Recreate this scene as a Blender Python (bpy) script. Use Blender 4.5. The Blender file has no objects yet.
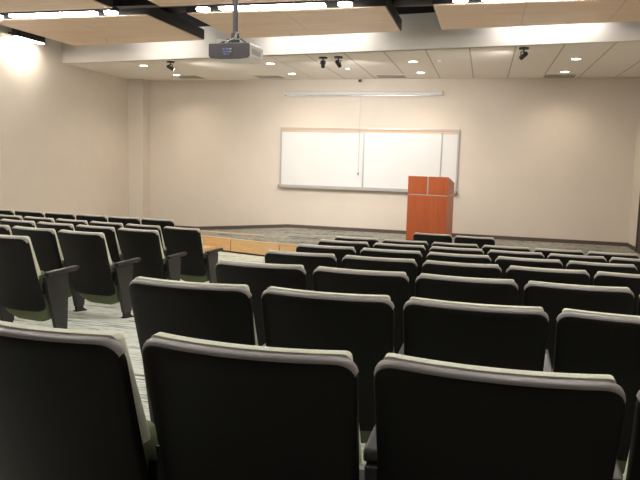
import bpy, bmesh, math, random
from mathutils import Vector, Matrix
random.seed(7)
C = bpy.context.scene
col = C.collection
PI = math.pi

# ------------------------------------------------------------------ camera, world, exposure
YAW, PITCH, ROLL, FPX = 0.2338, -0.1185, 0.0264, 676.2
ZO = 1.70                                     # height of the eye above the flat floor
cam_data = bpy.data.cameras.new('camera')
cam = bpy.data.objects.new('camera', cam_data); col.objects.link(cam)
cy, sy, cp, sp = math.cos(YAW), math.sin(YAW), math.cos(PITCH), math.sin(PITCH)
fw = Vector((-sy*cp, cy*cp, sp)); rt = Vector((cy, sy, 0)); up = rt.cross(fw)
r2 = rt*math.cos(ROLL)+up*math.sin(ROLL); u2 = -rt*math.sin(ROLL)+up*math.cos(ROLL)
m = Matrix((r2, u2, -fw)).transposed().to_4x4(); m.translation = (0, 0, ZO)
cam.matrix_world = m
cam_data.sensor_fit = 'HORIZONTAL'; cam_data.sensor_width = 36; cam_data.lens = FPX/640*36
cam_data.clip_start = .05
C.camera = cam
w = bpy.data.worlds.new('world'); C.world = w; w.use_nodes = True
w.node_tree.nodes['Background'].inputs[0].default_value = (1, .95, .88, 1)
w.node_tree.nodes['Background'].inputs[1].default_value = .05
vs = C.view_settings
vs.view_transform = 'Standard'; vs.look = 'None'; vs.exposure = 0.64; vs.gamma = 1; vs.use_curve_mapping = False

STRIP_E = 30.0        # ceiling strips and round lights in the slots
COVE_E = 24.0         # strips on top of the wooden panels that wash the soffit fascia
DOWN_W = 40.0         # recessed downlights over the stage
SPOT_W = 88.0         # track spots on the stage
GRAZE_E = 62.0        # wall light on the left wall

# ------------------------------------------------------------------ materials
def new_mat(name):
    mt = bpy.data.materials.new(name); mt.use_nodes = True
    return mt, mt.node_tree.nodes, mt.node_tree.links, mt.node_tree.nodes['Principled BSDF']
def ramp(N, stops):
    r = N.new('ShaderNodeValToRGB'); e = r.color_ramp.elements
    while len(e) < len(stops): e.new(.5)
    for k, (p, c) in enumerate(stops): e[k].position = p; e[k].color = (*c, 1)
    return r
def noise(N, L, scale, detail=3, vec=None, rough=.55):
    n = N.new('ShaderNodeTexNoise'); n.inputs['Scale'].default_value = scale
    n.inputs['Detail'].default_value = detail; n.inputs['Roughness'].default_value = rough
    if vec is not None: L.new(vec, n.inputs['Vector'])
    return n
def coords(N, L, scale=(1, 1, 1), rot=(0, 0, 0), loc=(0, 0, 0)):
    t = N.new('ShaderNodeTexCoord'); mp = N.new('ShaderNodeMapping')
    mp.inputs['Scale'].default_value = scale; mp.inputs['Rotation'].default_value = rot; mp.inputs['Location'].default_value = loc
    L.new(t.outputs['Object'], mp.inputs['Vector']); return mp.outputs['Vector']
def simple(name, c, rough=.5, metal=0, var=.08, scale=20, bump=0, spec=.5, vscale=(1, 1, 1)):
    mt, N, L, B = new_mat(name)
    v = coords(N, L, vscale); n = noise(N, L, scale, 4, v)
    lo = tuple(max(0, x*(1-var)) for x in c); hi = tuple(min(1, x*(1+var)) for x in c)
    r = ramp(N, [(.3, lo), (.7, hi)]); L.new(n.outputs['Fac'], r.inputs['Fac'])
    L.new(r.outputs['Color'], B.inputs['Base Color'])
    B.inputs['Roughness'].default_value = rough; B.inputs['Metallic'].default_value = metal
    B.inputs['Specular IOR Level'].default_value = spec
    if bump:
        b = N.new('ShaderNodeBump'); b.inputs['Strength'].default_value = bump; b.inputs['Distance'].default_value = .002
        L.new(n.outputs['Fac'], b.inputs['Height']); L.new(b.outputs['Normal'], B.inputs['Normal'])
    return mt
def emit(name, c, s):
    mt, N, L, B = new_mat(name)
    B.inputs['Base Color'].default_value = (.8, .8, .8, 1)
    B.inputs['Emission Color'].default_value = (*c, 1); B.inputs['Emission Strength'].default_value = s
    return mt
def wood(name, lo, hi, rough=.45, axis='x', scale=1.0):
    mt, N, L, B = new_mat(name)
    sc = {'x': (.35, 9, 9), 'y': (9, .35, 9), 'z': (9, 9, .35)}[axis]
    v = coords(N, L, tuple(s*scale for s in sc))
    n = noise(N, L, 2.2, 6, v, .6); n.inputs['Distortion'].default_value = .6
    r = ramp(N, [(.25, lo), (.5, tuple((a+b)/2 for a, b in zip(lo, hi))), (.75, hi)])
    L.new(n.outputs['Fac'], r.inputs['Fac']); L.new(r.outputs['Color'], B.inputs['Base Color'])
    B.inputs['Roughness'].default_value = rough
    return mt
def carpet(name, stops, sx, sy):
    mt, N, L, B = new_mat(name)
    v = coords(N, L, (sx, sy, 1), rot=(0, 0, .05))
    n = noise(N, L, 2.4, 3, v, .6)
    v2 = coords(N, L, (1.0, 1.0, 1))
    br = N.new('ShaderNodeTexBrick'); L.new(v2, br.inputs['Vector'])
    br.inputs['Scale'].default_value = 1.0; br.inputs['Brick Width'].default_value = 1.0; br.inputs['Row Height'].default_value = .25
    br.inputs['Mortar Size'].default_value = 0.0; br.inputs['Bias'].default_value = 0
    br.inputs['Color1'].default_value = (0, 0, 0, 1); br.inputs['Color2'].default_value = (1, 1, 1, 1)
    ad = N.new('ShaderNodeMath'); ad.operation = 'MULTIPLY_ADD'; L.new(br.outputs['Color'], ad.inputs[0]); ad.inputs[1].default_value = .22
    L.new(n.outputs['Fac'], ad.inputs[2])
    r = ramp(N, stops); L.new(ad.outputs[0], r.inputs['Fac'])
    L.new(r.outputs['Color'], B.inputs['Base Color']); B.inputs['Roughness'].default_value = .95
    B.inputs['Specular IOR Level'].default_value = .1
    f = noise(N, L, 400, 2, v2); b = N.new('ShaderNodeBump'); b.inputs['Strength'].default_value = .4; b.inputs['Distance'].default_value = .003
    L.new(f.outputs['Fac'], b.inputs['Height']); L.new(b.outputs['Normal'], B.inputs['Normal'])
    return mt
def tiles(name, base, line, w_, off):
    mt, N, L, B = new_mat(name)
    v = coords(N, L, (1, 1, 1), loc=off)
    br = N.new('ShaderNodeTexBrick'); L.new(v, br.inputs['Vector'])
    br.offset = 0; br.inputs['Scale'].default_value = 1
    br.inputs['Brick Width'].default_value = w_; br.inputs['Row Height'].default_value = 30
    br.inputs['Mortar Size'].default_value = .012; br.inputs['Mortar Smooth'].default_value = .2
    br.inputs['Color1'].default_value = (*base, 1); br.inputs['Color2'].default_value = (*base, 1); br.inputs['Mortar'].default_value = (*line, 1)
    L.new(br.outputs['Color'], B.inputs['Base Color']); B.inputs['Roughness'].default_value = .9
    return mt

M = dict(
    wall=simple('painted_wall', (.71, .635, .555), .75, var=.015, scale=3),
    fascia=simple('painted_fascia', (.70, .65, .59), .8, var=.015, scale=3),
    soffit=simple('soffit_paint', (.84, .79, .73), .85, var=.01),
    tile=tiles('soffit_tiles', (.84, .79, .73), (.50, .45, .38), .632, (.29, 3, 0)),
    deck=simple('black_deck', (.012, .011, .010), .9),
    baseboard=simple('rubber_base', (.10, .078, .062), .6),
    carpet=carpet('carpet', [(.40, (.10, .15, .13)), (.47, (.40, .46, .41)), (.53, (.74, .76, .67)), (.61, (.80, .80, .72)), (.65, (.30, .38, .34)), (.69, (.70, .73, .65)), (.80, (.80, .80, .72))], 1.0, 11),
    stage_carpet=carpet('stage_carpet', [(.38, (.05, .06, .055)), (.47, (.16, .17, .155)), (.53, (.36, .34, .29)), (.59, (.13, .15, .14)), (.65, (.46, .42, .35)), (.72, (.15, .18, .165)), (.8, (.40, .37, .31))], 1.3, 5),
    cloud=wood('pale_wood_veneer', (.66, .46, .32), (.84, .66, .50), .5, 'x', .8),
    maple=wood('maple_veneer', (.74, .45, .21), (.85, .56, .28), .4, 'x'),
    nosing=wood('nosing_wood', (.72, .45, .22), (.80, .55, .30), .4, 'x'),
    cherry=wood('cherry_veneer', (.36, .075, .02), (.47, .11, .035), .35, 'z'),
    black=simple('black_metal', (.015, .014, .014), .45),
    dark=simple('dark_plastic', (.045, .04, .042), .4),
    shell=simple('seat_shell_plastic', (.009, .0085, .007), .5, var=.12, scale=60, bump=.05, spec=.18),
    rim_lit=simple('shell_rim_lit', (.34, .31, .30), .38, var=.05, scale=60, spec=.7),  # black shell's top edge, overhead light put into the paler colour
    arm=simple('armrest_plastic', (.024, .021, .021), .38, var=.1, scale=60, spec=.6),
    pad=simple('sage_fabric', (.74, .75, .61), .9, var=.12, scale=220, bump=.3, spec=.2),
    seat=simple('green_fabric', (.17, .20, .11), .9, var=.15, scale=220, bump=.3, spec=.2),
    white=simple('white_enamel', (.66, .66, .645), .35, var=.01),
    board=simple('whiteboard_surface', (.76, .765, .765), .3, var=.008, scale=2),
    silver=simple('brushed_aluminium', (.50, .49, .48), .35, metal=.4, var=.03),
    cork=wood('cork_strip', (.66, .46, .32), (.76, .56, .40), .8, 'x'),
    proj_white=simple('projector_white', (.74, .73, .70), .4, var=.01),
    proj_grey=simple('projector_grey', (.045, .04, .042), .6),
    blue=simple('connector_blue', (.12, .20, .36), .4),
    vent=simple('vent_grey', (.40, .37, .32), .7),
    strip=emit('strip_diffuser', (1, .965, .93), STRIP_E),
    puck=emit('round_diffuser', (1, .965, .93), STRIP_E),
    cove=emit('cove_diffuser', (1, .98, .96), COVE_E),
    graze=emit('wall_light_diffuser', (1, .93, .82), GRAZE_E),
    lamp=emit('downlight_diffuser', (1, .90, .76), 12),
    door=simple('dark_door', (.05, .035, .028), .5),
    frame=simple('pale_door_frame', (.74, .68, .57), .5, var=.02),
)

# ------------------------------------------------------------------ mesh helpers
def bm_obj(name, bm, mat, parent=None, smooth=False, loc=None):
    me = bpy.data.meshes.new(name); bmesh.ops.recalc_face_normals(bm, faces=bm.faces[:]); bm.to_mesh(me); bm.free()
    me.materials.append(mat)
    if smooth:
        for p in me.polygons: p.use_smooth = True
    o = bpy.data.objects.new(name, me); col.objects.link(o)
    if parent: o.parent = parent
    if loc: o.location = loc
    return o
def auto_smooth(o, ang=40):
    me = o.data
    for p in me.polygons: p.use_smooth = True
    b = bmesh.new(); b.from_mesh(me)
    for e in b.edges:
        if len(e.link_faces) == 2 and e.calc_face_angle(0) > math.radians(ang): e.smooth = False
    b.to_mesh(me); b.free()
def box(bm, x0, x1, y0, y1, z0, z1, mtx=None, bev=0):
    vs_ = [Vector((x, y, z)) for x in (x0, x1) for y in (y0, y1) for z in (z0, z1)]
    if mtx: vs_ = [mtx @ v for v in vs_]
    v = [bm.verts.new(p) for p in vs_]
    fs = [bm.faces.new([v[i] for i in f]) for f in ((0, 1, 3, 2), (4, 6, 7, 5), (0, 4, 5, 1), (2, 3, 7, 6), (0, 2, 6, 4), (1, 5, 7, 3))]
    if bev:
        es = list({e for f in fs for e in f.edges})
        bmesh.ops.bevel(bm, geom=es, offset=bev, segments=2, profile=.6, affect='EDGES')
    return bm
def B_(): return bmesh.new()
def prism(bm, pts, z0, z1):          # pts: plan polygon; z0,z1 numbers or functions
    f0 = z0 if callable(z0) else (lambda x, y: z0); f1 = z1 if callable(z1) else (lambda x, y: z1)
    a = [bm.verts.new((x, y, f0(x, y))) for x, y in pts]; b = [bm.verts.new((x, y, f1(x, y))) for x, y in pts]
    n = len(pts); bm.faces.new(a[::-1]); bm.faces.new(b)
    for i in range(n): bm.faces.new((a[i], a[(i+1) % n], b[(i+1) % n], b[i]))
    return bm
def cyl(bm, p0, p1, r0, r1=None, n=20, cap=True):
    r1 = r0 if r1 is None else r1
    p0, p1 = Vector(p0), Vector(p1); d = (p1-p0).normalized()
    a = d.orthogonal().normalized(); b = d.cross(a)
    A = [bm.verts.new(p0+(a*math.cos(t)+b*math.sin(t))*r0) for t in [2*PI*i/n for i in range(n)]]
    Bv = [bm.verts.new(p1+(a*math.cos(t)+b*math.sin(t))*r1) for t in [2*PI*i/n for i in range(n)]]
    for i in range(n): bm.faces.new((A[i], A[(i+1) % n], Bv[(i+1) % n], Bv[i]))
    if cap: bm.faces.new(A[::-1]); bm.faces.new(Bv)
    return bm
def tube(bm, pts, r, n=8):
    for a, b in zip(pts, pts[1:]): cyl(bm, a, b, r, n=n)
    return bm
def outline(pts, rads, seg=6):       # rounded polygon in a plane
    out = []; n = len(pts)
    for i in range(n):
        p = Vector(pts[i]); a = Vector(pts[i-1]); b = Vector(pts[(i+1) % n]); r = rads[i]
        if r <= 0: out.append(p); continue
        u = (a-p).normalized(); v = (b-p).normalized(); ang = u.angle(v)
        t = min(r/math.tan(ang/2), (a-p).length*.49, (b-p).length*.49)
        s, e = p+u*t, p+v*t
        for k in range(seg+1):
            q = k/seg; out.append((1-q)**2*s+2*q*(1-q)*p+q*q*e)
    return out
def densify(pts, step):
    out = []; n = len(pts)
    for i in range(n):
        a, b = pts[i], pts[(i+1) % n]; k = max(1, int((b-a).length/step))
        for j in range(k): out.append(a.lerp(b, j/k))
    return out
def slab(pts, rings, surf):
    """pts: outline (x,z); rings: (inset, offset) from rear edge round to the front edge; surf(x,z)->y. Filled by concentric rings."""
    bm = B_(); pts = densify(pts, .035); n = len(pts)
    cx = sum(p.x for p in pts)/n; cz = (max(p.y for p in pts)+min(p.y for p in pts))/2
    hx = max(abs(p.x-cx) for p in pts); hz = max(abs(p.y-cz) for p in pts)
    def ring(ins, off, s=1.0, top=None):
        out = []
        for p in pts:
            k = ins if (top is None or p.y < cz) else top
            x = cx+(p.x-cx)*(1-ins/hx)*s; z = cz+(p.y-cz)*(1-k/hz)*s
            out.append(bm.verts.new((x, surf(x, z)+off, z)))
        return out
    seq = []
    rings = [(r+(None,))[:3] for r in rings]; i0, o0, t0 = rings[0]; i1, o1, t1 = rings[-1]
    seq += [ring(i0, o0, s, t0) for s in (.15, .4, .65, .88)]
    seq += [ring(i, o, 1.0, t) for i, o, t in rings]
    seq += [ring(i1, o1, s, t1) for s in (.88, .65, .4, .15)]
    for A, Bq in zip(seq, seq[1:]):
        for i in range(n): bm.faces.new((A[i], A[(i+1) % n], Bq[(i+1) % n], Bq[i]))
    bm.faces.new(seq[0][::-1]); bm.faces.new(seq[-1])
    return bm
def empty(name, loc=(0, 0, 0), rz=0):
    o = bpy.data.objects.new(name, None); col.objects.link(o); o.location = loc; o.rotation_euler = (0, 0, rz); o.empty_display_size = .1
    return o
def tag(o, label=None, cat=None, group=None, kind=None):
    if label: o['label'] = label
    if cat: o['category'] = cat
    if group: o['group'] = group
    if kind: o['kind'] = kind
    return o
def struct(name, bm, mat, parent=None):
    o = bm_obj(name, bm, mat, parent)
    if not parent: o['kind'] = 'structure'
    return o
ORD = ['first', 'second', 'third', 'fourth', 'fifth', 'sixth', 'seventh', 'eighth']

# ------------------------------------------------------------------ the setting
XL, XR, YB = -7.624, 2.668, -5.0
ZS = ZO-1.455                       # stage height
ZSOF = ZO+1.627                     # soffit underside
ZCEIL = 4.45
def wy(x): return 13.5887-.0467*x   # back wall
def sf(x): return 9.907-.1563*x+max(0, -x-5)*.05     # soffit front
def floorz(x, y): return max(0.0, ZO-1.207-.0746*(y-1.48)-.009*x)

bm = B_(); xs = [XL-.1+i*(XR-XL+.2)/24 for i in range(25)]; ys = [YB+i*.25 for i in range(int((14.2-YB)/.25)+1)]
g = [[bm.verts.new((x, y, floorz(x, y))) for x in xs] for y in ys]
for j in range(len(ys)-1):
    for i in range(len(xs)-1): bm.faces.new((g[j][i], g[j][i+1], g[j+1][i+1], g[j+1][i]))
gb = [bm.verts.new((x, y, -.3)) for x, y in ((xs[0], ys[0]), (xs[-1], ys[0]), (xs[-1], ys[-1]), (xs[0], ys[-1]))]
bm.faces.new(gb[::-1])
struct('floor', bm, M['carpet'])
bm = B_(); prism(bm, [(XL-.1, wy(XL)), (XR+.1, wy(XR)), (XR+.1, wy(XR)+.12), (XL-.1, wy(XL)+.12)], -.1, ZCEIL); struct('wall_back', bm, M['wall'])
DY0, DY1, DZT = 8.55, 9.47, 2.02    # doorway in the left wall
bm = B_(); box(bm, XL-.12, XL, YB, DY0, -.1, ZCEIL); box(bm, XL-.12, XL, DY1, 14.1, -.1, ZCEIL); box(bm, XL-.12, XL, DY0, DY1, DZT, ZCEIL); struct('wall_left', bm, M['wall'])
bm = B_(); box(bm, XR, XR+.12, YB, wy(XR)+.1, -.1, ZCEIL); struct('wall_right', bm, M['wall'])
bm = B_(); box(bm, XL-.1, XR+.1, YB-.12, YB, -.1, ZCEIL); struct('wall_rear', bm, M['wall'])
bm = B_(); box(bm, XL-.1, XR+.1, YB-.1, 14.1, ZCEIL, ZCEIL+.1); struct('ceiling', bm, M['deck'])
# dropped soffit over the stage: fascia, plaster part, tiled part
bm = B_(); prism(bm, [(XL, sf(XL)), (XR, sf(XR)), (XR, sf(XR)+.1), (XL, sf(XL)+.1)], ZSOF, ZCEIL); struct('trim_1', bm, M['fascia'])
bm = B_(); prism(bm, [(XL, sf(XL)-.012), (XR, sf(XR)-.012), (XR, sf(XR)-.001), (XL, sf(XL)-.001)], ZO+2.13, ZCEIL); struct('trim_6', bm, M['deck'])
xt = -3.45
bm = B_(); prism(bm, [(XL, sf(XL)+.1), (xt, sf(xt)+.1), (xt, wy(xt)), (XL, wy(XL))], ZSOF, ZSOF+.08)
struct('ceiling_soffit', bm, M['soffit'])
bm = B_(); prism(bm, [(xt, sf(xt)+.1), (XR, sf(XR)+.1), (XR, wy(XR)), (xt, wy(xt))], ZSOF, ZSOF+.08)
struct('ceiling_tiles', bm, M['tile'])
# corner column
bm = B_(); prism(bm, [(XL, 13.6), (-7.28, 13.6), (-7.28, wy(-7.3)), (XL, wy(XL))], 0, ZSOF); struct('wall_column', bm, M['wall'])

# stage with curved front, nosing and a ramp behind it on the left
front = [(-6.1, 11.93), (-5.4, 11.68), (-4.94, 11.53), (-4.54, 11.41), (-4.14, 11.26), (-3.68, 11.12), (-3.05, 10.98), (-2.2, 10.84), (-1.2, 10.72), (0, 10.62), (1.3, 10.55), (XR, 10.5)]
ramp_e = [(-6.1, 12.46), (-5.36, 12.34), (-4.47, 12.19), (-4.0, 12.17)]
bm = B_()
prism(bm, front+[(XR, wy(XR)), (-4.0, wy(-4.0)), (-4.0, 12.17), (-4.47, 12.19), (-5.36, 12.34), (-6.1, 12.46)], 0, ZS)
struct('floor_stage', bm, M['stage_carpet'])
def rz(x): return ZS-max(0, min(1, (-4.0-x)/2.1))*.165
bm = B_()
rx = [-4.0-.35*i for i in range(7)]+[XL]
for a, b in zip(rx, rx[1:]):
    ya = 12.17 if a >= -4.01 else 12.17+(-4-a)*.135; yb_ = 12.17+(-4-b)*.135
    prism(bm, [(a, ya), (a, wy(a)), (b, wy(b)), (b, yb_)], 0, lambda x, y: rz(x))
struct('floor_ramp', bm, M['stage_carpet'])
bm = B_()
for (a, b) in zip(ramp_e, ramp_e[1:]):
    prism(bm, [a, b, (b[0], b[1]-.05), (a[0], a[1]-.05)], ZS-.02, ZS+.006)
struct('trim_2', bm, M['nosing'])
# fascia boards of the stage front, one per seam
bm = B_(); nb = B_(); kick = B_()
fl = [Vector(p) for p in front]
def off(p, d): return (p.x, p.y-d)
def along(pl, s0, s1):
    out = []; s = 0
    for a, b in zip(pl, pl[1:]):
        L_ = (b-a).length
        if s+L_ > s0 and s < s1:
            q0 = a.lerp(b, max(0, (s0-s)/L_)); q1 = a.lerp(b, min(1, (s1-s)/L_))
            if not out: out.append(q0)
            out.append(q1)
        s += L_
    return out
tot = sum((b-a).length for a, b in zip(fl, fl[1:])); s = 0.82
cuts = [0]
while s < tot-.3: cuts.append(s); s += 1.04
cuts.append(tot)
for c0, c1 in zip(cuts, cuts[1:]):
    pl = along(fl, c0+.008, c1-.008)
    for a, b in zip(pl, pl[1:]): prism(bm, [off(a, .02), off(b, .02), (b.x, b.y), (a.x, a.y)], .03, ZS-.035)
for a, b in zip(fl, fl[1:]):
    prism(nb, [off(a, .03), off(b, .03), (b.x, b.y+.03), (a.x, a.y+.03)], ZS-.032, ZS+.006)
    prism(kick, [off(a, .022), off(b, .022), (b.x, b.y), (a.x, a.y)], 0, .028)
struct('trim_3', bm, M['maple']); struct('trim_4', nb, M['nosing']); struct('trim_5', kick, M['black'])
# low step at the left end of the stage front
st = empty('stage_step', (-5.05, 11.2, 0), -.3)
bm_obj('tread', box(B_(), -.42, .42, -.18, .18, .075, .10), M['nosing'], st)
bm_obj('riser', box(B_(), -.40, .40, -.16, .17, 0, .075), M['maple'], st)
tag(st, 'low maple step in front of the left end of the stage', 'step')
# baseboards
bm = B_()
for i in range(14):
    a = XL+(XR-XL)*i/14; b = XL+(XR-XL)*(i+1)/14
    a = max(a, -7.28)
    f = lambda x, y: rz(x) if x < -4 else ZS
    if a < -4 < b:
        prism(bm, [(a, wy(a)-.012), (-4, wy(-4)-.012), (-4, wy(-4)), (a, wy(a))], f, lambda x, y: rz(x)+.07); a = -4
    prism(bm, [(a, wy(a)-.012), (b, wy(b)-.012), (b, wy(b)), (a, wy(a))], f, lambda x, y: (rz(x) if x < -4 else ZS)+.07)
struct('baseboard_back', bm, M['baseboard'])
bm = B_(); box(bm, XR-.012, XR, 10.5, 11.6, ZS, ZS+.07); box(bm, XR-.012, XR, 12.65, wy(XR)-.02, ZS, ZS+.07); struct('baseboard_right', bm, M['baseboard'])
bm = B_(); box(bm, XL, XL+.012, YB, DY0-.06, 0, .5); box(bm, XL, XL+.012, DY1+.06, 12.6, 0, .07); struct('baseboard_left', bm, M['baseboard'])
# doors
d = struct('door_1', box(B_(), XL-.08, XL-.04, DY0+.02, DY1-.02, .01, DZT-.03), M['frame'])
fr = B_(); box(fr, XL-.11, XL+.015, DY1-.02, DY1+.045, 0, DZT+.045); box(fr, XL-.11, XL+.015, DY0-.045, DY0+.02, 0, DZT+.045); box(fr, XL-.11, XL+.015, DY0, DY1, DZT-.02, DZT+.045)
bm_obj('door_frame', fr, M['frame'], d)
hb = B_(); cyl(hb, (XL-.04, DY1-.12, 1.0), (XL+.03, DY1-.12, 1.0), .012); cyl(hb, (XL+.03, DY1-.12, 1.0), (XL+.03, DY1-.24, 1.0), .011); bm_obj('door_handle', hb, M['silver'], d)
d = struct('door_2', box(B_(), XR-.03, XR-.005, 11.7, 12.56, ZS, ZS+2.1), M['door'])
fr = B_(); box(fr, XR-.04, XR, 12.56, 12.63, ZS, ZS+2.17); box(fr, XR-.04, XR, 11.63, 11.7, ZS, ZS+2.17); box(fr, XR-.04, XR, 11.7, 12.56, ZS+2.1, ZS+2.17)
bm_obj('door_frame', fr, M['door'], d)
hb = B_(); cyl(hb, (XR-.03, 11.83, ZS+1), (XR-.08, 11.83, ZS+1), .012); cyl(hb, (XR-.08, 11.83, ZS+1), (XR-.08, 11.95, ZS+1), .011); bm_obj('door_handle', hb, M['silver'], d)

# ------------------------------------------------------------------ ceiling: wooden panels, slots, lights
ZC = ZO+1.8
def sy_(x, y=8.12): return y-.035*(x+6)
def cloud(x0, x1, y0l, y0r, y1l, y1r, label):
    y0 = (y0l+y0r)/2; yb = lambda x: y0l+(y0r-y0l)*(x-x0)/(x1-x0)+.012
    o = empty('ceiling_panel', ((x0+x1)/2, (y0+y1l)/2, ZC))
    def P(e): return [(x0+e-o.location.x, y0l+e-o.location.y), (x1-e-o.location.x, y0r+e-o.location.y), (x1-e-o.location.x, y1r-e-o.location.y), (x0+e-o.location.x, y1l-e-o.location.y)]
    # veneer boards with fine joints between them
    vb = B_(); nx = max(1, round((x1-x0)/1.22)); ymid = (y0+y1l)/2
    for i in range(nx):
        a = x0+.012+(x1-x0-.024)*i/nx; b = x0+.012+(x1-x0-.024)*(i+1)/nx
        ya = lambda x: y1l+(y1r-y1l)*(x-x0)/(x1-x0)-.012
        g_ = .0025
        ym = y0+(min(y1l, y1r)-y0)*.52
        for (lo, hi) in ((None, ym), (ym, None)):
            q = [(a+g_, lo+g_ if lo else yb(a)), (b-g_, lo+g_ if lo else yb(b)), (b-g_, hi-g_ if hi else ya(b)), (a+g_, hi-g_ if hi else ya(a))]
            prism(vb, [(x-o.location.x, y-o.location.y) for x, y in q], 0, .02)
    bm_obj('veneer_boards', vb, M['cloud'], o)
    eb = B_(); prism(eb, P(0), .012, .16)
    bm_obj('edge_frame', eb, M['black'], o)
    for (ax, ay) in ((x0+.3, y0+.3), (x1-.3, y0+.3), (x1-.3, min(y1l, y1r)-.3), (x0+.3, min(y1l, y1r)-.3)):
        bm_obj('hanger_rod', cyl(B_(), (ax-o.location.x, ay-o.location.y, .16), (ax-o.location.x, ay-o.location.y, ZCEIL-ZC), .006, n=8), M['black'], o)
    tag(o, label, 'ceiling panel', 'wood veneer ceiling panels')
    return o
def fy(x): return 9.63-.132*(x+.69)       # front edge of the front row of panels
cl = [(-6.86, -4.35, 'wood veneer ceiling panel near the left wall, in front of the soffit'),
      (-3.80, -1.22, 'wood veneer ceiling panel in the middle, in front of the soffit'),
      (-.68, 2.45, 'wood veneer ceiling panel at the right, in front of the soffit')]
for k, (a, b, lab) in enumerate(cl):
    cloud(a, b, sy_(a)+.20, sy_(b)+.20, fy(a), fy(b), lab)
nr = [(-6.86, -4.6, 'wood veneer ceiling panel at the top left corner of the picture'),
      (-3.95, -1.45, 'wood veneer ceiling panel behind the projector pole, nearer row'),
      (-.68, 2.45, 'wood veneer ceiling panel above the right seats, nearer row')]
for a, b, lab in nr: cloud(a, b, sy_(a, 5.28)+.2, sy_(b, 5.28)+.2, sy_(a)-.22, sy_(b)-.22, lab)
for a, b, lab in [(-6.86, -4.35, 'wood veneer ceiling panel overhead left, third row back'), (-3.8, -1.22, 'wood veneer ceiling panel overhead middle, third row back'), (-.68, 2.45, 'wood veneer ceiling panel overhead right, third row back')]:
    cloud(a, b, sy_(a, 2.3)+.2, sy_(b, 2.3)+.2, sy_(a, 5.28)-.22, sy_(b, 5.28)-.22, lab)
# cove strips on the front panels, washing the fascia behind them
for k, (a, b) in enumerate([(-5.95, -4.75), (-3.6, -1.75), (.0, 1.35)]):
    xm = (a+b)/2; o = empty('cove_light', (xm, fy(xm)+.055, ZC+.05), math.atan(-.132))
    L_ = (b-a)/2
    bm_obj('housing', box(B_(), -L_, L_, -.04, .04, 0, .05), M['black'], o)
    q = B_()
    v = [q.verts.new(p) for p in ((-L_+.01, .044, .005), (L_-.01, .044, .005), (L_-.01, .044, .05), (-L_+.01, .044, .05))]; q.faces.new(v)
    bm_obj('diffuser', q, M['cove'], o)
    tag(o, 'linear cove light on top of the %s front ceiling panel' % ['left', 'middle', 'right'][k], 'cove light', 'cove lights washing the fascia')
# light slots
def slot(y, items, word):
    t = empty('light_track', ((XL+XR)/2, sy_((XL+XR)/2, y), ZC+.03), math.atan(-.035))
    bm_obj('channel', box(B_(), -(XR-XL)/2+.03, (XR-XL)/2-.03, -.07, .07, .03, .10), M['black'], t)
    tag(t, 'black light track in the %s slot between ceiling panels' % word, 'light track', 'black light tracks')
    nl = nr_ = 0
    for kind, a, b in items:
        if kind == 'L':
            o = empty('linear_light', ((a+b)/2, sy_((a+b)/2, y), ZC+.0), math.atan(-.035)); L_ = (b-a)/2
            bm_obj('housing', box(B_(), -L_-.01, L_+.01, -.065, .065, .015, .06), M['black'], o)
            bm_obj('diffuser', box(B_(), -L_, L_, -.05, .05, -.012, .014), M['strip'], o)
            nl += 1
            tag(o, 'glowing white linear ceiling light in the %s slot, %s from the left' % (word, ORD[nl-1]), 'linear light', 'linear ceiling lights')
        else:
            o = empty('round_light', (a, sy_(a, y), ZC+.0))
            bm_obj('trim_ring', cyl(B_(), (0, 0, .012), (0, 0, .06), .095, n=32), M['black'], o)
            bm_obj('diffuser', cyl(B_(), (0, 0, -.014), (0, 0, .011), .083, n=32), M['puck'], o)
            nr_ += 1
            tag(o, 'round glowing ceiling light in the %s slot, %s from the left' % (word, ORD[nr_-1]), 'ceiling light', 'round ceiling lights')
items = [('L', -7.5, -6.45), ('L', -6.28, -4.98), ('R', -4.76, 0), ('R', -3.47, 0), ('L', -3.24, -1.92), ('R', -1.67, 0), ('R', -.35, 0), ('L', -.12, 1.2), ('R', 1.42, 0)]
slot(8.12, items, 'far')
slot(5.28, items, 'middle')
slot(2.3, items, 'near overhead')
# black duct in the plenum
o = empty('air_duct', (-2, 9.0, 3.885))
db = cyl(B_(), (-5, 0, 0), (4.4, 0, 0), .2, n=28, cap=True)
bm_obj('duct_body', db, M['black'], o)
for x in (-3, 0, 3): bm_obj('duct_band', cyl(B_(), (x-.03, 0, 0), (x+.03, 0, 0), .207, n=28), M['dark'], o)
for x in (-3, 0, 3): bm_obj('duct_hanger', cyl(B_(), (x, 0, .2), (x, 0, .56), .006, n=6), M['black'], o)
tag(o, 'black round air duct in the gap above the ceiling panels', 'duct')
# sprinklers
for k, (x, y, lab) in enumerate([(-5.92, 9.9, 'left'), (-2.82, 9.7, 'middle'), (.92, 9.27, 'right')]):
    o = empty('sprinkler_head', (x, y, ZC))
    bm_obj('escutcheon', cyl(B_(), (0, 0, 0), (0, 0, -.008), .03, .022, 16), M['silver'], o)
    q = B_(); cyl(q, (0, 0, -.008), (0, 0, -.04), .007, n=8); cyl(q, (0, 0, -.04), (0, 0, -.044), .016, n=12); bm_obj('nozzle', q, M['silver'], o)
    tag(o, 'small sprinkler head under the %s front ceiling panel' % lab, 'sprinkler', 'sprinkler heads')

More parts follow.
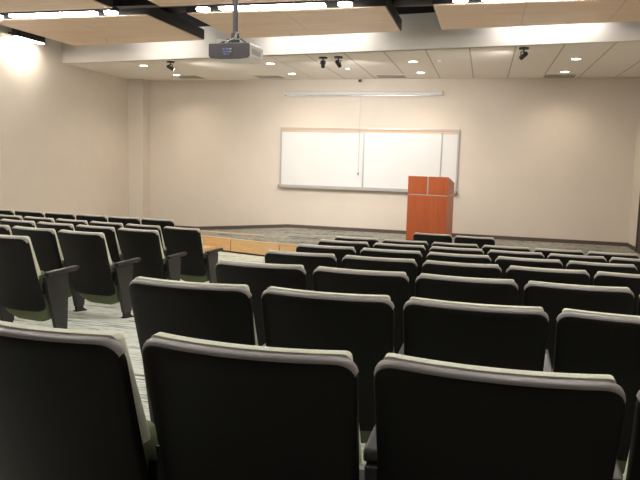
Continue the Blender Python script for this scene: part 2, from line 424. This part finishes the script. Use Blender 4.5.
# soffit downlights
dl = [(-6.17, 11.58, 'front', 0), (-3.69, 11.44, 'front', 1), (-1.217, 11.33, 'front', 2), (1.277, 11.18, 'front', 3),
      (-6.17, 12.95, 'rear', 0), (-3.69, 12.80, 'rear', 1), (-1.217, 12.71, 'rear', 2), (1.277, 12.67, 'rear', 3)]
for x, y, row, k in dl:
    o = empty('downlight', (x, y, ZSOF))
    q = B_()
    n = 28
    rings = [(.09, 0), (.09, -.006), (.07, -.006), (.067, -.001)]
    R_ = [[q.verts.new((r*math.cos(2*PI*i/n), r*math.sin(2*PI*i/n), z)) for i in range(n)] for r, z in rings]
    for A, Bq in zip(R_, R_[1:]):
        for i in range(n): q.faces.new((A[i], A[(i+1) % n], Bq[(i+1) % n], Bq[i]))
    bm_obj('trim_ring', q, M['white'], o)
    bm_obj('lens', cyl(B_(), (0, 0, -.0035), (0, 0, -.001), .067, n=28), M['lamp'], o)
    ld = bpy.data.lights.new('downlight_lamp', 'SPOT'); ld.energy = DOWN_W; ld.color = (1, .86, .70); ld.spot_size = math.radians(140); ld.spot_blend = .9; ld.shadow_soft_size = .06
    l = bpy.data.objects.new('downlight_lamp', ld); col.objects.link(l); l.parent = o; l.location = (0, 0, -.02)
    tag(o, 'small recessed round downlight in the stage soffit, %s row, %s from the left' % (row, ORD[k]), 'downlight', 'recessed downlights over the stage')
# air vents near the back wall
for k, x in enumerate((-6.05, -4.3, -1.83, 1.25)):
    o = empty('ceiling_vent', (x, 13.3, ZSOF)); q = B_()
    for i in range(6): box(q, -.27, .27, -.25+i*.085, -.25+i*.085+.05, -.004, -.001)
    bm_obj('louvre_blades', q, M['vent'], o)
    q = B_(); box(q, -.3, .3, -.3, -.27, -.006, 0); box(q, -.3, .3, .27, .3, -.006, 0); box(q, -.3, -.27, -.27, .27, -.006, 0); box(q, .27, .3, -.27, .27, -.006, 0)
    bm_obj('frame', q, M['soffit'], o)
    tag(o, 'grey air vent in the soffit beside the back wall, %s from the left' % ORD[k], 'vent', 'soffit air vents')
for (x, y, lab) in [(-2.444, 12.06, 'left of the tile seams near the twin spots'), (-.806, 11.19, 'between the second and third white downlights')]:
    o = bm_obj('smoke_detector', cyl(B_(), (0, 0, 0), (0, 0, -.03), .055, .04, 20), M['soffit'], None, loc=(x, y, ZSOF))
    tag(o, 'small round cream detector on the soffit, ' + lab, 'detector', 'soffit detectors')

# track spots
def aim(o, target):
    d_ = Vector(target)-o.location; o.rotation_euler = d_.to_track_quat('-Z', 'Y').to_euler()
def spot(x, y, target, label, power):
    o = empty('spotlight', (x, y, ZSOF))
    bm_obj('canopy', cyl(B_(), (0, 0, 0), (0, 0, -.022), .068, n=24), M['black'], o)
    q = B_(); cyl(q, (0, 0, -.022), (0, 0, -.055), .011, n=10); cyl(q, (-.038, 0, -.058), (.038, 0, -.058), .007, n=8)
    for s in (-1, 1): cyl(q, (s*.038, 0, -.056), (s*.038, 0, -.11), .006, n=8)
    bm_obj('yoke', q, M['black'], o)
    dv = (Vector(target)-Vector((x, y, ZSOF-.145))).normalized()
    dv = Vector((dv.x, dv.y, dv.z)); c = Vector((0, 0, -.11))
    q = B_(); cyl(q, c-dv*.055, c+dv*.06, .032, .032, 20); cyl(q, c-dv*.075, c-dv*.055, .016, .032, 20); bm_obj('lamp_head', q, M['black'], o)
    q = B_(); cyl(q, c+dv*.0605, c+dv*.063, .026, n=20); bm_obj('lens', q, M['lamp'], o)
    ld = bpy.data.lights.new('spot_lamp', 'SPOT'); ld.energy = power; ld.color = (1, .97, .93); ld.spot_size = math.radians(115); ld.spot_blend = 1.0; ld.shadow_soft_size = .03
    l = bpy.data.objects.new('spot_lamp', ld); col.objects.link(l); l.parent = o; l.location = c+dv*.07
    l.rotation_euler = dv.to_track_quat('-Z', 'Y').to_euler()
    tag(o, label, 'spotlight', 'black spotlights on the soffit')
spot(-5.40, 11.10, (-2.6, 13.2, 1.5), 'black spotlight on the soffit at the left, tilted toward the board', SPOT_W*.6)
spot(-2.60, 10.80, (-3.2, 13.6, 1.5), 'black spotlight on the soffit, left one of the close pair', SPOT_W)
spot(-2.34, 10.76, (-1.5, 13.6, 1.5), 'black spotlight on the soffit, right one of the close pair', SPOT_W)
spot(.455, 10.10, (-1.6, 12.8, 1.6), 'black spotlight on the soffit at the right', SPOT_W*.6)

# wall light on the left wall
o = empty('wall_light', (XL, 10.06, ZO+1.87))
bm_obj('housing', box(B_(), .13, .23, -.36, .36, -.03, .10), M['black'], o)
for s in (-.25, .25): bm_obj('bracket', box(B_(), 0, .13, s-.03, s+.03, .02, .05), M['black'], o)
bm_obj('diffuser', box(B_(), .145, .222, -.34, .34, -.040, -.031), M['graze'], o)
tag(o, 'black linear wall light high on the left wall, glowing underneath', 'wall light')

# ------------------------------------------------------------------ back wall: screen case, whiteboard, cord, camera
th = math.atan(-.0467)
def onwall(x, z): return (x, wy(x), z)
o = empty('projection_screen', onwall(-2.487, ZO+1.345), th)
q = B_(); cyl(q, (-1.60, -.055, 0), (1.60, -.055, 0), .038, n=20); box(q, -1.60, 1.60, -.055, -.012, -.034, .038); c_ = bm_obj('case', q, M['white'], o); auto_smooth(c_)
for s in (-1, 1): bm_obj('end_cap', box(B_(), *(sorted((s*1.60, s*1.635))), -.098, -.001, -.045, .045, bev=.008), M['white'], o)
bm_obj('bracket', box(B_(), -.05, .05, -.012, 0, -.05, .05), M['silver'], o)
bm_obj('pull_bar', box(B_(), -1.55, 1.55, -.07, -.04, -.052, -.037), M['silver'], o)
q = B_(); cyl(q, (0, -.06, -.05), (.0, -.06, -1.58), .0035, n=6); bm_obj('pull_cord', q, M['silver'], o)
q = B_(); cyl(q, (0, -.06, -1.58), (0, -.06, -1.64), .008, .014, 10); bm_obj('cord_handle', q, M['dark'], o)
tag(o, 'long white rolled-up projection screen case mounted above the whiteboard', 'projection screen')

bx0, bx1 = -4.1875, -.4977; bc = (bx0+bx1)/2; hw = (bx1-bx0)/2/math.cos(th); bh = 1.22
o = empty('whiteboard', onwall(bc, ZO-.5719), th)
bm_obj('board_panel', box(B_(), -hw+.03, -hw+.03+1.76, -.020, -.002, .03, bh-.09), M['board'], o)
bm_obj('board_panel', box(B_(), -hw+1.80, hw-.34, -.034, -.012, .03, bh-.09), M['board'], o)
bm_obj('board_panel', box(B_(), hw-.335, hw-.03, -.020, -.002, .03, bh-.09), M['board'], o)
q = B_(); box(q, -hw, hw, -.04, 0, bh-.025, bh); box(q, -hw, hw, -.04, 0, 0, .03); box(q, -hw, -hw+.03, -.04, 0, .03, bh-.025); box(q, hw-.03, hw, -.04, 0, .03, bh-.025)
box(q, -hw+.03, hw-.03, -.03, -.001, bh-.09, bh-.08)
bm_obj('frame', q, M['silver'], o)
bm_obj('cork_strip', box(B_(), -hw+.03, hw-.03, -.022, -.002, bh-.08, bh-.025), M['cork'], o)
bm_obj('divider_rail', box(B_(), -hw+1.785, -hw+1.81, -.042, -.034, .03, bh-.09), M['silver'], o)
bm_obj('divider_rail', box(B_(), hw-.345, hw-.33, -.042, -.034, .03, bh-.09), M['silver'], o)
q = B_(); box(q, -hw, hw, -.10, 0, -.03, -.001); box(q, -hw, hw, -.10, -.092, -.001, .012); bm_obj('pen_tray', q, M['silver'], o)
for s in (-1, 1): bm_obj('corner_cap', box(B_(), *(sorted((s*hw, s*(hw+.012)))), -.105, 0, -.034, .02), M['dark'], o)
tag(o, 'wide white dry-erase board with silver frame and tan tack strip', 'whiteboard')
o = empty('wall_camera', onwall(-2.503, ZO+1.60), th)
bm_obj('mount', box(B_(), -.06, .06, -.03, 0, -.02, .024), M['white'], o)
bm_obj('camera_body', cyl(B_(), (0, -.03, -.005), (0, -.12, -.02), .028, n=16), M['black'], o)
tag(o, 'tiny black camera at the top of the back wall above the screen', 'camera')

# ------------------------------------------------------------------ lectern
o = empty('lectern', (-.95, 12.1, ZS), -.19)
W2, D_, H1 = .362, .48, 1.205
def side_poly(z0, ztop_f, ztop_b, y0, y1): return [(y0, z0), (y1, z0), (y1, ztop_b), (y0, ztop_f)]
q = B_(); box(q, -W2+.01, W2-.01, -.0+.01, D_-.02, .0, .06); bm_obj('plinth', q, M['black'], o)
q = B_(); box(q, -W2, W2, 0, .02, .06, H1-.335); bm_obj('front_panel', q, M['cherry'], o)
for s in (-1, 1):
    x0, x1 = sorted((s*W2, s*(W2-.02)))
    q = B_(); vv = [(x, y, z) for x in (x0, x1) for y, z in side_poly(.06, H1-.335, H1-.335, .02, D_)]
    v = [q.verts.new(p) for p in vv]; q.faces.new(v[:4]); q.faces.new(v[4:][::-1])
    for i in range(4): q.faces.new((v[i], v[(i+1) % 4], v[4+(i+1) % 4], v[4+i]))
    bm_obj('side_panel', q, M['cherry'], o)
q = B_(); box(q, -W2+.004, W2-.004, .004, D_-.004, H1-.334, H1-.318); bm_obj('reveal_strip', q, M['silver'], o)
for s in (-1, 1):
    x0, x1 = sorted((s*W2, s*.012)); bm_obj('upper_panel', box(B_(), x0, x1, 0, .02, H1-.317, H1), M['cherry'], o)
bm_obj('joint_strip', box(B_(), -.011, .011, .004, .024, H1-.317, H1-.004), M['silver'], o)
for s in (-1, 1):
    x0, x1 = sorted((s*W2, s*(W2-.02)))
    q = B_(); vv = [(x, y, z) for x in (x0, x1) for y, z in side_poly(H1-.317, H1, H1-.11, .02, D_)]
    v = [q.verts.new(p) for p in vv]; q.faces.new(v[:4]); q.faces.new(v[4:][::-1])
    for i in range(4): q.faces.new((v[i], v[(i+1) % 4], v[4+(i+1) % 4], v[4+i]))
    bm_obj('upper_side', q, M['cherry'], o)
q = B_(); vv = [(x, y, z) for x in (-W2+.02, W2-.02) for y, z in ((.024, H1-.03), (D_, H1-.135), (D_, H1-.115), (.024, H1-.01))]
v = [q.verts.new(p) for p in vv]; q.faces.new(v[:4]); q.faces.new(v[4:][::-1])
for i in range(4): q.faces.new((v[i], v[(i+1) % 4], v[4+(i+1) % 4], v[4+i]))
bm_obj('reading_desk', q, M['cherry'], o)
tag(o, 'cherry wood lectern with silver joints standing on the stage', 'lectern')

# ------------------------------------------------------------------ projector
o = empty('projector', (-2.335, 6.0, ZO+.90), -.04)
pw, ph, pd = .205, .14, .38
def prof(s, zs=1): return [(-pw*s, .028), (-pw*.93*s, .006), (-pw*.45*s, -.004), (pw*.45*s, -.004), (pw*.93*s, .006), (pw*s, .028), (pw*s, ph-.012), (pw*.97*s, ph), (-pw*.97*s, ph), (-pw*s, ph-.012)]
def ringy(q, pts, y): return [q.verts.new((x, y, z)) for x, z in pts]
q = B_(); A = ringy(q, prof(1), .004); Bq = ringy(q, prof(1), pd*.8); Cq = ringy(q, [(x*.92, z*.92+.006) for x, z in prof(1)], pd)
for P_, Q_ in ((A, Bq), (Bq, Cq)):
    for i in range(len(P_)): q.faces.new((P_[i], P_[(i+1) % len(P_)], Q_[(i+1) % len(P_)], Q_[i]))
q.faces.new(A); q.faces.new(Cq[::-1]); bm_obj('white_case', q, M['proj_white'], o)
q = B_(); A = ringy(q, [(x*.985, z*.97+.001) for x, z in prof(1)], -.006); Bq = ringy(q, [(x*.985, z*.97+.001) for x, z in prof(1)], .003)
for i in range(len(A)): q.faces.new((A[i], A[(i+1) % len(A)], Bq[(i+1) % len(A)], Bq[i]))
q.faces.new(A); q.faces.new(Bq[::-1]); bk = bm_obj('rear_panel', q, M['proj_grey'], o)
bm_obj('connector_plate', box(B_(), -.075, .035, -.010, -.0065, .03, .10), M['dark'], bk)
for (x, z, ww, hh) in [(-.062, .08, .02, .012), (-.03, .08, .03, .012), (.008, .08, .02, .012), (-.055, .055, .025, .012), (-.02, .055, .025, .014), (.012, .055, .012, .012), (-.05, .036, .03, .008), (-.01, .036, .02, .008)]:
    bm_obj('connector', box(B_(), x, x+ww, -.015, -.0105, z, z+hh), M['blue'] if x < .0 else M['silver'], bk)
q = B_()
for i in range(9): box(q, pw+.0005, pw+.003, .05+i*.025, .062+i*.025, .045, .095)
bm_obj('side_grille', q, M['vent'], o)
q = B_(); box(q, -.13, .13, .06, .24, ph+.001, ph+.013); tube(q, [(-.12, .08, ph+.01), (-.07, .12, ph+.05), (0, .14, ph+.055)], .008); tube(q, [(.12, .08, ph+.01), (.07, .12, ph+.05), (0, .14, ph+.055)], .008); tube(q, [(-.12, .22, ph+.01), (-.06, .16, ph+.05)], .008); tube(q, [(.12, .22, ph+.01), (.06, .16, ph+.05)], .008)
cyl(q, (0, .14, ph+.03), (0, .14, ph+.11), .045, .035, 16)
bm_obj('mount_bracket', q, M['black'], o)
q = B_(); tube(q, [(-.15, .02, ph+.012), (-.1, -.005, ph+.028), (-.02, .0, ph+.02), (.03, .05, ph+.05), (.02, .12, ph+.12)], .005); tube(q, [(.13, .03, ph+.01), (.09, .0, ph+.035), (.04, .06, ph+.04), (.025, .13, ph+.12)], .005)
bm_obj('cables', q, M['silver'], o)
cyl_ = cyl(B_(), (0, .14, ph+.11), (0, .14, ZCEIL-(ZO+.905)), .024, n=18)
bm_obj('pole', cyl_, M['dark'], o)
tag(o, 'ceiling projector with white case and dark rear panel, hanging on a black pole', 'projector')

# ------------------------------------------------------------------ theatre seats
HT, HWD, PITCHX = .78, .262, .5494
def lean(x, z): return .19*(HT-z)/.6+.045*(x/HWD)**2-.04-.006*math.sin(max(0, min(1, (z-.17)/.6))*PI)
def make_seat(slope, left_too):
    root = empty('auditorium_seat')
    zl = lambda y: -.0746*y if slope else 0.0
    ol = outline([(-HWD, HT-.008), (HWD, HT-.008), (HWD-.012, .19), (-HWD+.012, .19)], [.05, .05, .07, .07], 7)
    sh = bm_obj('back_shell', slab(ol, [(.007, 0, .017), (.003, .0035, .0125), (.0015, .010, .012), (.0015, .028, .012), (.006, .032, .012)], lean), M['shell'], root); auto_smooth(sh, 60)
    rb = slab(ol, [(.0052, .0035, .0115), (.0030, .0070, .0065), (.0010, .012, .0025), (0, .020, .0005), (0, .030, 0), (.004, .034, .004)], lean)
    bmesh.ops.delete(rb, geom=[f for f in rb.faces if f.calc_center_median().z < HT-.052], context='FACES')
    bm_obj('top_rim_lit', rb, M['rim_lit'], root, smooth=True)  # only the upward edge is pale, painting in light from above; sides stay dark
    a, b = .240, .254
    ol = outline([(-a, HT-.004), (a, HT-.004), (b, HT-.27), (b, HT-.30), (a-.01, HT-.31), (a-.01, .44), (-a+.01, .44), (-a+.01, HT-.31), (-b, HT-.30), (-b, HT-.27)], [.016, .016, .004, .008, .004, .03, .03, .004, .008, .004], 4)
    pd_ = bm_obj('back_cushion', slab(ol, [(.006, .030), (.0, .034), (0, .064), (.004, .072), (.012, .077)], lean), M['pad'], root); auto_smooth(pd_, 50)
    # folded-up seat cushion under the shell
    ol = outline([(-.22, .50), (.22, .50), (.235, .13), (.12, .085), (-.12, .085), (-.235, .13)], [.03, .03, .05, .10, .10, .05], 6)
    ss = lambda x, z: .235-.10*(z-.1)/.4+.02*(x/.23)**2+.25*max(0, .16-z)
    st_ = bm_obj('seat_cushion', slab(ol, [(.03, 0), (.010, .008), (0, .03), (0, .07), (.012, .09)], ss), M['seat'], root, smooth=True)
    for sgn in ((1, -1) if left_too else (1,)):
        cx = sgn*PITCHX/2
        # side panel, tapering to a foot
        P_ = outline([(.165, .462), (.40, .462), (.375, .03), (.265, .03)], [.004, .01, .004, .004], 2)
        q = B_(); T = .017
        A = [q.verts.new((cx-T, p.x, p.y)) for p in P_]; Bq = [q.verts.new((cx+T, p.x, p.y)) for p in P_]
        q.faces.new(A); q.faces.new(Bq[::-1])
        for i in range(len(A)): q.faces.new((A[i], A[(i+1) % len(A)], Bq[(i+1) % len(A)], Bq[i]))
        bmesh.ops.bevel(q, geom=[e for e in q.edges if abs(e.verts[0].co.x-e.verts[1].co.x) < 1e-6], offset=.003, segments=1, affect='EDGES')
        sp_ = bm_obj('side_panel', q, M['arm'], root)
        q = B_(); v0 = [(cx-.024, .262), (cx+.024, .262), (cx+.024, .395), (cx-.024, .395)]
        prism(q, v0, lambda x, y: zl(y)+.001, lambda x, y: zl(y)+.010)
        box(q, cx-.012, cx+.012, .275, .365, -.012 if slope else .008, .032)
        for yy in (.270, .386): cyl(q, (cx, yy, zl(yy)+.008), (cx, yy, zl(yy)+.018), .009, n=8)
        bm_obj('foot_plate', q, M['black'], sp_)
        # armrest: rounded bar
        L_ = outline([(.185, .463), (.47, .470), (.505, .487), (.505, .507), (.46, .507), (.185, .498)], [.01, .02, .012, .014, .03, .012], 4)
        q = B_(); secs = [(-.024, .82), (-.022, .95), (-.017, 1), (.017, 1), (.022, .95), (.024, .82)]
        cyy, czz = .31, .484; R_ = []
        for dx, s_ in secs: R_.append([q.verts.new((cx+dx, p.x if s_ == 1 else cyy+(p.x-cyy)*(1-(1-s_)*.09), czz+(p.y-czz)*s_)) for p in L_])
        for A, Bq in zip(R_, R_[1:]):
            for i in range(len(A)): q.faces.new((A[i], A[(i+1) % len(A)], Bq[(i+1) % len(A)], Bq[i]))
        q.faces.new(R_[0]); q.faces.new(R_[-1][::-1])
        ar = bm_obj('armrest', q, M['arm'], root); auto_smooth(ar, 50)
        # hinge bracket joining the back to the side panel
        q = B_(); s0, s1 = sorted((cx-sgn*.017, cx-sgn*.052)); box(q, s0, s1, .19, .26, .33, .41, bev=.006)
        cyl(q, (cx-sgn*.017, .25, .30), (cx-sgn*.055, .25, .30), .022, n=14)
        bm_obj('hinge_bracket', q, M['black'], root)
    return root
protos = {}
def get_seat(slope, left_too):
    key = (slope, left_too)
    if key not in protos:
        protos[key] = make_seat(*key); return protos[key]
    src = protos[key]; r = src.copy(); col.objects.link(r)
    for ch in src.children:
        c = ch.copy(); col.objects.link(c); c.parent = r
        for g_ in ch.children:
            d_ = g_.copy(); col.objects.link(d_); d_.parent = c
    return r
def place(x, y, rot, label, group, left_too=False, dz=0):
    z = floorz(x, y); slope = z > .001
    r = get_seat(slope, left_too)
    r.location = (x, y, z+dz); r.rotation_euler = (0, 0, rot)
    tag(r, label, 'theatre seat', group)
    return r
# block right of the aisle
gx = dict(x0=.0445, y0=1.48, vx=-.0522, vy=1.0131, ux=.5494, uy=.0254, rot=-.0290, cv=.0009)
rows = {0: range(0, 5), 1: range(0, 5), 2: range(0, 5), 3: range(0, 5), 4: range(0, 5), 5: range(0, 6), 6: range(0, 6)}
RW = ['nearest row', 'second row from camera', 'third row from camera', 'fourth row from camera', 'fifth row from camera', 'sixth row from camera', 'seventh row from camera']
CW = ['aisle end', 'second from aisle', 'third from aisle', 'fourth from aisle', 'fifth from aisle', 'sixth from aisle']
for i, cols in rows.items():
    for j in cols:
        jj = j-2
        x = gx['x0']+i*gx['vx']+jj*gx['ux']; y = gx['y0']+i*gx['vy']+jj*gx['uy']-gx['cv']*jj*jj
        rot = math.atan2(gx['uy']-2*gx['cv']*jj, gx['ux'])-.0751
        y -= (.07, .04, .02, 0, 0, 0, 0)[i]
        if i == 0 and j == 0: rot -= .08; x += .01
        place(x, y, rot, 'black-backed theatre seat right of the aisle, %s, %s' % (RW[i], CW[j]), 'theatre seats right of the aisle', j == 0)
# two seats before the lectern
place(-.0745, 8.946, math.atan2(-.1465, .5496)*.4, 'black-backed theatre seat in the foremost pair before the lectern, right one', 'pair of seats before the lectern', dz=-.02)
place(-.624, 9.06, math.atan2(-.1465, .5496)*.4, 'black-backed theatre seat in the foremost pair before the lectern, left one', 'pair of seats before the lectern', True, dz=-.02)
# block left of the aisle
lr = {0: range(0, 3), 1: range(0, 5), 2: range(0, 6), 3: range(0, 7)}
for i, cols in lr.items():
    for j in cols:
        x = -3.3885+i*-.019+.0063*i*i-j*.5496; y = 4.1813+i*1.0078+j*.0972+.001*j*j
        if x < XL+.3: continue
        if i == 0 and j > 1: continue
        if i == 1 and j > 3: continue
        if i == 2 and j > 4: continue
        rot = math.atan2(-.0972-.002*j, .5496)+.0203
        place(x, y, rot, 'black-backed theatre seat left of the aisle, %s, %s' % (['nearest row', 'second row', 'third row', 'fourth row'][i], CW[j] if j < 6 else 'by the left wall'), 'theatre seats left of the aisle').scale = (.955, 1, 1)
# front row at the left
for j in range(6):
    x = -4.396-j*.5494; y = 8.587+j*.0524-.0012*j*j
    place(x, y, math.atan2(-.0524, .5494), 'black-backed theatre seat in the farthest left row against the wall, %s from its right end' % ORD[j], 'farthest seats left of the aisle').scale = (1, 1, 1.05)
